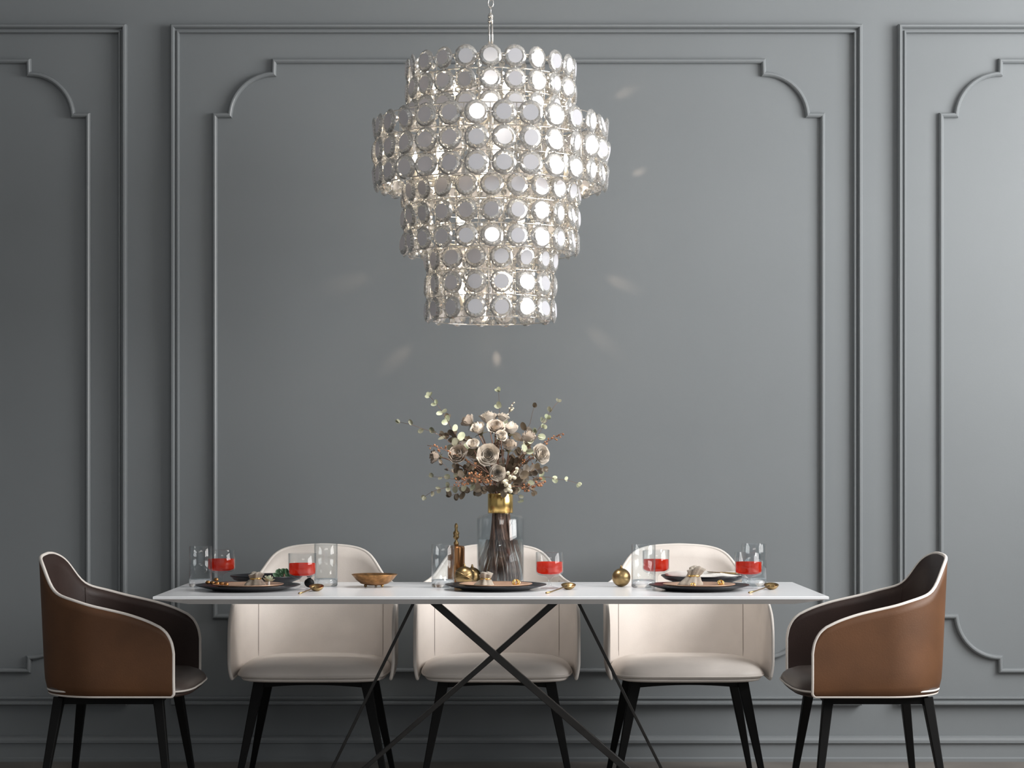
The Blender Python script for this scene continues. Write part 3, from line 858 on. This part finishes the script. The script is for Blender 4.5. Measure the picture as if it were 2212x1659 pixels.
def berry_sprig(pts, Z, n, mname, label, br=0.0042, spread=0.014):
    tip = at(*pts[-1], Z); mids = [at(*p, Z) for p in pts[:-1]]
    i0 = mids[0]; foot, path = stem_path(i0, (i0-NECK).normalized(), 0.03)
    for q in mids[1:] + [tip]: path.append((path[-1]+q)/2 + Vector((0,0,0.003))); path.append(q)
    e = empty('berry_sprig', foot, label, 'foliage', 'berry sprigs in the vase')
    MB().tube(path, [0.0026]*11 + [0.0012]*(len(path)-11), 5).build('stem', M['stem'], e, origin=foot)
    mb = MB(); r = random.Random(int(pts[-1][0]*7+pts[-1][1]))
    up = path[-(2*len(pts)-1):]
    for k in range(n):
        t = r.random()*(len(up)-1.001); i = int(t); p = up[i].lerp(up[i+1], t-i)
        q = p + Vector((r.uniform(-1,1), r.uniform(-1,1), r.uniform(-1,1)))*spread
        mb.ball(q, br*r.uniform(.7, 1.1), 7, 5)
        mb.tube([p, q], 0.0006, 4)
    mb.build('berries', M[mname], e, origin=foot)
berry_sprig([(1055, 1040), (1025, 1028), (992, 1045)], 7.02, 46, 'berry', 'rust coloured berry sprig at the lower left, beside the lowest rose', spread=0.018)
berry_sprig([(1040, 1010), (985, 985), (955, 970), (923, 962)], 7.1, 22, 'berry', 'rust berry sprig above the sideways rose at the far left', spread=0.011)
berry_sprig([(1130, 1000), (1165, 965), (1190, 950), (1216, 935)], 7.13, 30, 'berry', 'tan berry sprig reaching out past the far right rose', br=0.0036, spread=0.011)
berry_sprig([(1090, 940), (1098, 895), (1108, 870)], 7.22, 22, 'berryp', 'pale berry sprig standing up behind the top right of the bouquet', br=0.0036, spread=0.011)
berry_sprig([(1110, 1050), (1135, 1055), (1165, 1045), (1176, 1040)], 7.03, 22, 'berry', 'rust berry sprig low on the right of the bouquet', br=0.0046, spread=0.014)
berry_sprig([(1095, 1045), (1098, 1052), (1095, 1058)], 6.99, 9, 'berryp', 'pale cluster of buds directly above the gold neck', br=0.008, spread=0.014)
berry_sprig([(1100, 1035), (1112, 1022), (1120, 1016)], 7.0, 9, 'berryp', 'pale cluster of buds right of the lowest rose', br=0.0075, spread=0.012)
berry_sprig([(1125, 1010), (1160, 985), (1180, 985)], 7.15, 14, 'berry', 'tan berry sprig behind the lower side of the far right rose', br=0.0036, spread=0.016)

# ------------------------------------------------------------------ table ware
TT = 0.75
def tumbler(px, Z, label, r=0.040, h=0.150):
    p = tab(px, Z, TT+0.0003)
    e = empty('tumbler', p, label, 'glass', 'tall clear tumblers')
    MB().lathe([(r, 0.0275), (r, h-0.001), (r-0.0010, h), (r-0.0022, h-0.001), (r-0.0022, 0.0275), (r, 0.0275)], 48, p).build('glass_wall', M['glass'], e, origin=p)
    MB().lathe([(0.0001, 0), (r-0.003, 0), (r-0.001, 0.002), (r, 0.006), (r, 0.027), (r-0.004, 0.027), (r-0.010, 0.0245), (0.0001, 0.0235)], 48, p).build('thick_base', M['glassbase'], e, origin=p)
tumbler(433.5, 7.0, 'tall empty tumbler nearest the left end of the table', h=0.143)
tumbler(704, 7.04, 'tall empty tumbler between the left red drink and the bronze bowl', r=0.041)
tumbler(957, 6.98, 'tall empty tumbler left of the brass bottle and balls', r=0.040)
tumbler(1390, 6.97, 'tall empty tumbler between the lone brass ball and right black plates', r=0.042)
tumbler(1629, 7.05, 'tall empty tumbler nearest the right end of the table', r=0.043)

def goblet(px, Z, label, r=0.0475, fill=0.5):
    p = tab(px, Z, TT+0.0003)
    e = empty('goblet', p, label, 'glass', 'stemmed glasses of red drink')
    H = 0.125; b = 0.048
    out = [(0.0001, 0), (0.031, 0), (0.0315, 0.0015), (0.020, 0.004), (0.008, 0.008), (0.0062, 0.016), (0.0066, 0.030), (0.012, 0.038), (r*0.70, b-0.004), (r*0.93, b+0.002), (r, b+0.009), (r, H-0.0008), (r-0.001, H),
           (r-0.0022, H-0.0008), (r-0.0022, b+0.011), (r*0.90, b+0.006), (r*0.66, b+0.001), (0.0001, b-0.001)]
    MB().lathe(out, 48, p).build('goblet_glass', M['glass'], e, origin=p)
    lv = b + 0.043
    q = r-0.0026
    MB().lathe([(0.0001, b-0.0005), (r*0.64, b+0.0015), (r*0.885, b+0.0066), (q, b+0.0115), (q, lv), (0.0001, lv)], 48, p).build('red_drink', M['wine'], e, origin=p)
goblet(478, 7.15, 'stemmed glass of red drink nearest the left end of the table', r=0.0495)
goblet(653, 6.84, 'stemmed glass of red drink right of the left black plates')
goblet(1187, 6.93, 'stemmed glass of red drink right of the flower vase')
goblet(1417, 7.12, 'stemmed glass of red drink behind the tumbler by the lone brass ball')
goblet(1617, 6.93, 'stemmed glass of red drink nearest the right end of the table')

def charger(px, Z, r, label):
    p = tab(px, Z, TT+0.0003)
    o = MB().lathe([(0.0001, 0), (r*0.66, 0), (r*0.70, 0.003), (r*0.92, 0.012), (r, 0.0165), (r, 0.019), (r*0.985, 0.0195), (r*0.9, 0.0155), (r*0.74, 0.0075), (r*0.70, 0.006), (0.0001, 0.006)], 64, p).build('charger_plate', M['blackplate'], origin=p)
    tag(o, label, 'plate', 'black charger plates'); return p
def copper_plate(p, r, label):
    p = p + Vector((0, 0, 0.0066))
    o = MB().lathe([(0.0001, 0), (r*0.70, 0), (r*0.76, 0.003), (r*0.95, 0.0105), (r, 0.0135), (r*0.99, 0.0150), (r*0.9, 0.0125), (r*0.74, 0.0055), (0.0001, 0.004)], 56, p).build('dinner_plate', M['copper'], origin=p)
    tag(o, label, 'plate', 'copper coloured plates')
def far_bowl(px, Z, r, label):
    p = tab(px, Z, TT+0.0003)
    o = MB().lathe([(0.0001, 0), (r*0.55, 0), (r*0.62, 0.004), (r*0.9, 0.018), (r, 0.030), (r*0.99, 0.0335), (r*0.965, 0.033), (r*0.87, 0.022), (r*0.6, 0.009), (0.0001, 0.007)], 64, p).build('shallow_bowl', M['blackplate'], origin=p)
    tag(o, label, 'bowl', 'black bowls on the wall side'); return p
pl = charger(536, 6.84, 0.178, 'large black plate at the left place setting, nearest us')
copper_plate(pl, 0.122, 'copper plate lying on the left black charger')
pm = charger(1071, 6.86, 0.174, 'large black plate in front of the flower vase')
copper_plate(pm, 0.126, 'copper plate lying on the middle black charger')
pr = charger(1510, 6.84, 0.172, 'large black plate at the right place setting, nearest us')
copper_plate(pr, 0.124, 'copper plate lying on the right black charger')
bl = far_bowl(576, 7.15, 0.130, 'shallow black bowl behind the left black plate')
br_ = far_bowl(1518, 7.17, 0.150, 'shallow black bowl behind the right black plate, with white linen in it')

def cloth_bundle(p, wx_, wy_, h, m, name, label, seed, lean=0.0, waist=0.45):
    """a gathered napkin: broad pleated foot, pinched waist, flared top"""
    r = random.Random(seed); mb = MB(); seg = 40; v = []
    prof = [(0.05, 0.0), (0.8, 0.0), (1.0, 0.06), (0.92, 0.2), (0.72, 0.38), (waist+.15, 0.5), (waist, 0.58), (waist+.12, 0.68), (0.62, 0.84), (0.72, 0.95), (0.55, 1.0), (0.3, 0.9), (0.1, 0.72)]
    ph = [r.random()*6 for _ in range(4)]
    for i in range(seg):
        a = 2*PI*i/seg
        for (k, z) in prof:
            wv = 1 + 0.16*math.sin(5*a+ph[0]+z*2) + 0.10*math.sin(9*a+ph[1]) + 0.08*math.sin(3*a+ph[2]+4*z)
            q = k*wv
            v.append((p.x + q*wx_*math.cos(a) + lean*z*h, p.y + q*wy_*math.sin(a), p.z + max(0, z*h*(1+0.12*math.sin(2*a+ph[3])*z))))
    n = len(prof)
    mb.add(v, [(i*n+k, ((i+1) % seg)*n+k, ((i+1) % seg)*n+k+1, i*n+k+1) for i in range(seg) for k in range(n-1)], 0)
    mb.add([v[i*n] for i in range(seg)], [tuple(range(seg))], 0)
    e = empty(name, p, label, 'napkin', 'napkins on the plates')
    mb.build('cloth', m, e, origin=p)
    zc = p.z + 0.58*h
    MB().tube([(p.x + waist*1.12*wx_*math.cos(2*PI*i/24) + lean*0.58*h, p.y + waist*1.12*wy_*math.sin(2*PI*i/24), zc) for i in range(24)], 0.0035, 8, closed=True).build('napkin_ring', M['brass'], e, origin=p)
PT = TT + 0.0115
def on(px, Z, z=PT): return tab(px, Z, z)
cloth_bundle(on(549, 6.86), 0.034, 0.028, 0.045, M['linen'], 'napkin', 'taupe napkin gathered on the left copper plate', 3, lean=0.2)
cloth_bundle(on(1047, 6.84), 0.031, 0.026, 0.046, M['linen'], 'napkin', 'taupe napkin gathered on the plate before the vase', 5, lean=0.1)
cloth_bundle(on(1487, 6.84), 0.040, 0.032, 0.064, M['linen'], 'napkin', 'tall taupe napkin standing on the right copper plate', 8, lean=0.45)
# white linen folded in the right far bowl
lw = MB(); v = []; P0 = tab(1518, 7.17, TT+0.0095)
for i in range(25):
    for j in range(9):
        x = -0.135 + 0.27*i/24; y = -0.07+0.14*j/8
        e_ = 1 - max(abs(x)/0.135, 0)**3
        v.append((P0.x+x, P0.y+y*math.sqrt(max(0.02, 1-(x/0.14)**2)), P0.z + 0.024 + 0.010*e_ + 0.003*math.sin(x*60+y*30) - 0.012*(abs(y)/0.07)**3 + 0.008*(abs(x)/0.135)**2))
lw.add(v, [(i*9+j, (i+1)*9+j, (i+1)*9+j+1, i*9+j+1) for i in range(24) for j in range(8)], 0)
o = lw.build('folded_napkin', M['linenw'], origin=P0)
sol = o.modifiers.new('thick', 'SOLIDIFY'); sol.thickness = 0.006
tag(o, 'white linen napkin spread in the right far bowl', 'napkin')

def ornament_knot(p, s, label, name='gold_ornament'):
    """small gold knot: three interlocked rings"""
    mb = MB()
    for k in range(3):
        a = k*PI/3
        pts = []
        for i in range(20):
            t = 2*PI*i/20
            q = Vector((s*math.cos(t), 0.0, s*math.sin(t)*0.8))
            q = Matrix.Rotation(a, 3, 'Z') @ (Matrix.Rotation(0.35*(k-1), 3, 'X') @ q)
            pts.append(p + q + Vector((0, 0, s*0.95)))
        mb.tube(pts, s*0.2, 8, closed=True)
    o = mb.build(name, M['brass'], origin=p); tag(o, label, 'ornament', 'small gold knots')
ornament_knot(on(1115, 6.86, PT+0.001), 0.0125, 'small gold knot on the plate before the vase')
ornament_knot(on(1497, 6.78, PT+0.002), 0.008, 'small gold knot low on the right copper plate, left of the fork')
ornament_knot(on(1557, 6.90, PT+0.001), 0.010, 'small gold knot at the right of the right copper plate')
# pale flower and dark nuts on the left plate
fp = on(580, 6.82)
fe = empty('garnish_flower', fp, 'pale green flower lying on the left copper plate', 'flower')
fm = MB()
for k in range(14):
    a = k*2.4; el = 0.35 + 0.9*k/14
    d = Vector((math.cos(a)*math.cos(el), math.sin(a)*math.cos(el), math.sin(el)))
    leaf(fm, fp + Vector((0, 0, 0.018)), d, 0.024, Vector((0, 0, 1)), aspect=0.6, cup=0.6)
fm.build('petals', M['palegreen'], fe, origin=fp)
MB().tube([fp + Vector((0.0, 0, 0.0025)), fp + Vector((0.002, 0, 0.02))], [0.005, 0.003], 8).build('stalk', M['linenw'], fe, origin=fp)
nutn = 0
desc = ['leftmost brown nut of the heap on the left black plate', 'second brown nut from the left in the heap on the left plate', 'brown nut at the middle front of the heap on the left plate',
        'fourth brown nut in the heap on the left plate, toward the copper plate', 'brown nut nearest the copper plate in the left heap', 'brown nut resting on top of the heap on the left plate']
spots = [(449, 0), (459, 0), (469, 0), (479, 0), (489, 0), (467, 0.010)]
for k, (px, dz) in enumerate(spots):
    p = tab(px, 6.84 + 0.012*math.sin(k*3), TT+0.019+dz)
    if k < 5: p.z = TT + 0.020 - 0.0025*abs(2-k)*0 - 0.0015*k
    o = MB().ball(p + Vector((0,0,0.006)), 0.0085, 12, 8, sc=(1, 0.8, 0.75)).build('nut', M['bronze'], origin=p); tag(o, desc[k], 'nut', 'heap of nuts')
# leafy garnish in the left far bowl
gp = tab(612, 7.13, TT+0.020)
ge = empty('garnish_leaves', gp, 'dark green leaves standing in the left far bowl', 'foliage')
gm = MB(); rr = random.Random(4)
for k in range(16):
    a = rr.random()*6.28
    d = Vector((math.cos(a)*0.7, math.sin(a)*0.5, rr.uniform(.3, 1.2)))
    leaf(gm, gp + Vector((rr.uniform(-.018,.018), rr.uniform(-.01,.01), rr.uniform(0,.012))), d, 0.030, Vector((0,-1,.3)), aspect=0.55, cup=0.4)
gm.build('leaves', M['greenleaf'], ge, origin=gp)
MB().tube([gp - Vector((0,0,0.011)), gp + Vector((0.004,0,0.02))], [0.006, 0.003], 8).build('stalk', M['stem'], ge, origin=gp)

# bronze bowl on small feet
bp0 = tab(809, 7.0)
be = empty('bronze_bowl', bp0, 'wide hammered bronze bowl on tiny feet left of the middle', 'bowl')
MB().lathe([(0.0001, 0.007), (0.028, 0.007), (0.048, 0.013), (0.065, 0.026), (0.079, 0.043), (0.081, 0.045), (0.079, 0.0455), (0.062, 0.030), (0.045, 0.018), (0.025, 0.012), (0.0001, 0.012)], 48, bp0).build('bowl_body', M['bronze'], be, origin=bp0)
for k in range(3):
    a = 2*PI*k/3 - 0.6
    MB().ball(bp0 + Vector((0.034*math.cos(a), 0.034*math.sin(a), 0.0058)), 0.0055, 12, 8).build('foot', M['oldbrass'], be, origin=bp0)

# brass balls
def brass_ball(px, Z, r, label, bands=False, z=TT):
    p = tab(px, Z, z)
    e = empty('brass_ball', p, label, 'ornament', 'brass ball ornaments')
    prof = [(max(1e-4, r*math.sin(PI*i/20)), r - r*math.cos(PI*i/20)) for i in range(21)]
    MB().lathe(prof, 36, p).build('ball_body', M['oldbrass'], e, origin=p)
    MB().lathe([(0.0001, 2*r-0.001), (0.006, 2*r-0.0015), (0.004, 2*r+0.004), (0.0025, 2*r+0.010), (0.0001, 2*r+0.011)], 14, p).build('tip', M['oldbrass'], e, origin=p)
    if bands:
        for tl in (0.5, -0.3):
            c = p + Vector((0, 0, r)); mt = Matrix.Rotation(tl, 3, 'Y')
            pts = [c + mt @ Vector(((r+0.0005)*math.cos(2*PI*i/30), (r+0.0005)*math.sin(2*PI*i/30), 0.004)) for i in range(30)]
            MB().tube(pts, 0.0018, 6, closed=True).build('band', M['oldbrass'], e, origin=p)
brass_ball(1003, 7.075, 0.0345, 'larger brass ball with bands left of the flower vase', True)
brass_ball(1020, 7.145, 0.031, 'brass ball partly hidden behind the banded one by the vase')
brass_ball(1342, 7.02, 0.0325, 'lone plain brass ball right of the vase near the right plates')

# brass bottle with turned stopper
bt = tab(985.5, 7.22)
e = empty('brass_bottle', bt, 'copper brown cylindrical bottle with tall turned stopper, left of the vase', 'bottle')
MB().lathe([(0.0001, 0), (0.030, 0), (0.031, 0.002), (0.031, 0.128), (0.029, 0.134), (0.012, 0.138), (0.0001, 0.138)], 40, bt).build('bottle_body', M['copperb'], e, origin=bt)
MB().lathe([(0.0001, 0.137), (0.008, 0.137), (0.0095, 0.142), (0.009, 0.148), (0.005, 0.153), (0.0045, 0.158), (0.010, 0.164), (0.0115, 0.169), (0.009, 0.174), (0.0115, 0.179), (0.011, 0.184), (0.006, 0.190), (0.005, 0.197), (0.0065, 0.203), (0.0062, 0.210), (0.003, 0.216), (0.0001, 0.218)], 24, bt).build('stopper', M['oldbrass'], e, origin=bt)

# brass spoons
def spoon(px, Z, hx, hz, label):
    p = tab(px, Z, TT)
    e = empty('spoon', p, label, 'spoon', 'round bowled brass spoons')
    prof = [(0.0001, 0.001), (0.010, 0.002), (0.019, 0.007), (0.0245, 0.015), (0.0255, 0.0175), (0.0245, 0.018), (0.018, 0.0095), (0.009, 0.0045), (0.0001, 0.0035)]
    MB().lathe(prof, 32, p, mtx=Matrix.Rotation(0.25, 3, 'X')).build('spoon_bowl', M['oldbrass'], e, origin=p)
    q = tab(hx, hz, TT+0.0025)
    a = p + (q-p).normalized()*0.023 + Vector((0, 0, 0.014))
    MB().tube([a, a.lerp(q, .3) - Vector((0,0,0.002)), a.lerp(q, .7) - Vector((0,0,0.002)), q], [0.0028, 0.0022, 0.0024, 0.0034], 8).build('handle', M['oldbrass'], e, origin=p)
spoon(1228, 6.86, 1180, 6.64, 'brass spoon lying right of the middle red drink')
spoon(1666, 6.86, 1618, 6.66, 'brass spoon lying at the right end of the table')
spoon(684, 6.78, 646, 6.62, 'brass spoon lying in front of the left red drink')
# dark pouch behind the left spoon
pp = tab(668, 6.98)
cu = MB(); v = []
cu.ball(pp + Vector((0, 0, 0.016)), 0.016, 18, 12, sc=(1.1, 0.9, 1.0)); cu.lathe([(0.0001, 0.028), (0.007, 0.030), (0.006, 0.034), (0.011, 0.041), (0.0001, 0.037)], 14, pp, wob=lambda a, z: 1+0.15*math.sin(5*a))
tag(cu.build('pouch', M['black'], origin=pp), 'small black pouch between the left red drink and tumbler', 'pouch')
# fork and knife resting over the right plates
def cutlery(a, b, kind, label, m):
    a = Vector(a); b = Vector(b); t = (b-a).normalized(); sd = t.cross(Vector((0,0,1))).normalized()
    e = empty(kind, a, label, kind)
    MB().tube([a, a.lerp(b, .5), a.lerp(b, .68)], [0.0045, 0.0026, 0.0022], 8).build('handle', m, e, origin=a)
    hd = MB(); c = a.lerp(b, .68)
    if kind == 'fork':
        hd.bar(c, a.lerp(b, .80), 0.018, 0.002, up=Vector((0,0,1)))
        for k in (-1.5, -.5, .5, 1.5): hd.bar(a.lerp(b, .79) + sd*k*0.0048, b + sd*k*0.0048, 0.0024, 0.0018, up=Vector((0,0,1)))
        hd.build('tines', m, e, origin=a)
    else:
        hd.bar(c, b, 0.014, 0.0016, 0.006, 0.0012, up=Vector((0,0,1))); hd.build('blade', m, e, origin=a)
cutlery(tab(1612, 7.14, TT+0.038), tab(1528, 7.13, TT+0.047), 'fork', 'gold fork lying across the right far bowl', M['oldbrass'])

# ------------------------------------------------------------------ lights
def area(name, loc, rot, sx, sy, power, col):
    l = bpy.data.lights.new(name, 'AREA'); l.shape = 'RECTANGLE'; l.size = sx; l.size_y = sy; l.energy = power; l.color = col
    o = bpy.data.objects.new(name, l); COL.objects.link(o); o.location = loc; o.rotation_euler = rot
    return o
# daylight through the window in the right wall
area('window_light', (RX+0.12, (WY0+WY1)/2, (WZ0+WZ1)/2), (0, PI/2, 0), WZ1-WZ0, WY1-WY0, 320, (1.0, 0.985, 0.97))
# unseen area light high overhead, tilted towards the back wall
area('unseen_top_light', (0.6, -6.2, 3.8), (math.radians(20), 0, 0), 2.2, 1.2, 45, (1.0, 0.95, 0.90))
# spot added under the chandelier to brighten the tabletop
dl = bpy.data.lights.new('added_table_spot', 'SPOT'); dl.energy = 20; dl.spot_size = math.radians(125); dl.spot_blend = 0.8; dl.shadow_soft_size = 0.10; dl.color = (1.0, 0.97, 0.94)
dlo = bpy.data.objects.new('added_table_spot', dl); COL.objects.link(dlo); dlo.location = (CHX, CHY, 1.62)
# added narrow spots grazing the wall imitate warm streaks from the crystals
for (ax_, ay_, bx_, by_, en, sz) in [(1235, 255, 1350, 200, .30, 5), (1300, 400, 1380, 372, .22, 5), (1215, 555, 1340, 612, .30, 6), (1190, 640, 1300, 735, .16, 7), (1068, 690, 1073, 775, .34, 5), (965, 680, 860, 772, .18, 7), (905, 560, 750, 612, .14, 8)]:
    l = bpy.data.lights.new('added_streak_spot', 'SPOT'); l.energy = en*8; l.spot_size = math.radians(sz*2.2); l.spot_blend = 1.0; l.shadow_soft_size = 0.01; l.color = (1.0, 0.72, 0.52)
    o = bpy.data.objects.new('added_streak_spot', l); COL.objects.link(o)
    o.location = (wx(ax_), -0.11, wz(ay_)); tg_ = Vector((wx(bx_), 0, wz(by_)))
    o.rotation_euler = (tg_ - o.location).to_track_quat('-Z', 'Y').to_euler()
wd = bpy.data.worlds.new('World'); bpy.context.scene.world = wd; wd.use_nodes = True
wd.node_tree.nodes['Background'].inputs[0].default_value = (0.92, 0.96, 1.0, 1)
wd.node_tree.nodes['Background'].inputs[1].default_value = 0.56

# ------------------------------------------------------------------ camera
cd = bpy.data.cameras.new('camera'); cam = bpy.data.objects.new('camera', cd); COL.objects.link(cam)
cam.location = (0, -DW, CAMZ); cam.rotation_euler = (PI/2, 0, 0)
cd.sensor_width = 36; cd.lens = F/2212*36; cd.shift_x = (1106-CX)/2212; cd.shift_y = (HY-829.5)/2212
cd.clip_end = 100
sc = bpy.context.scene; sc.camera = cam
sc.view_settings.view_transform = 'Standard'; sc.view_settings.look = 'None'
sc.view_settings.gamma = 1; sc.view_settings.exposure = 0; sc.view_settings.use_curve_mapping = False
cy = sc.cycles
cy.use_denoising = True
cy.max_bounces = 16; cy.transmission_bounces = 14; cy.transparent_max_bounces = 16; cy.diffuse_bounces = 3; cy.glossy_bounces = 6
cy.sample_clamp_indirect = 6
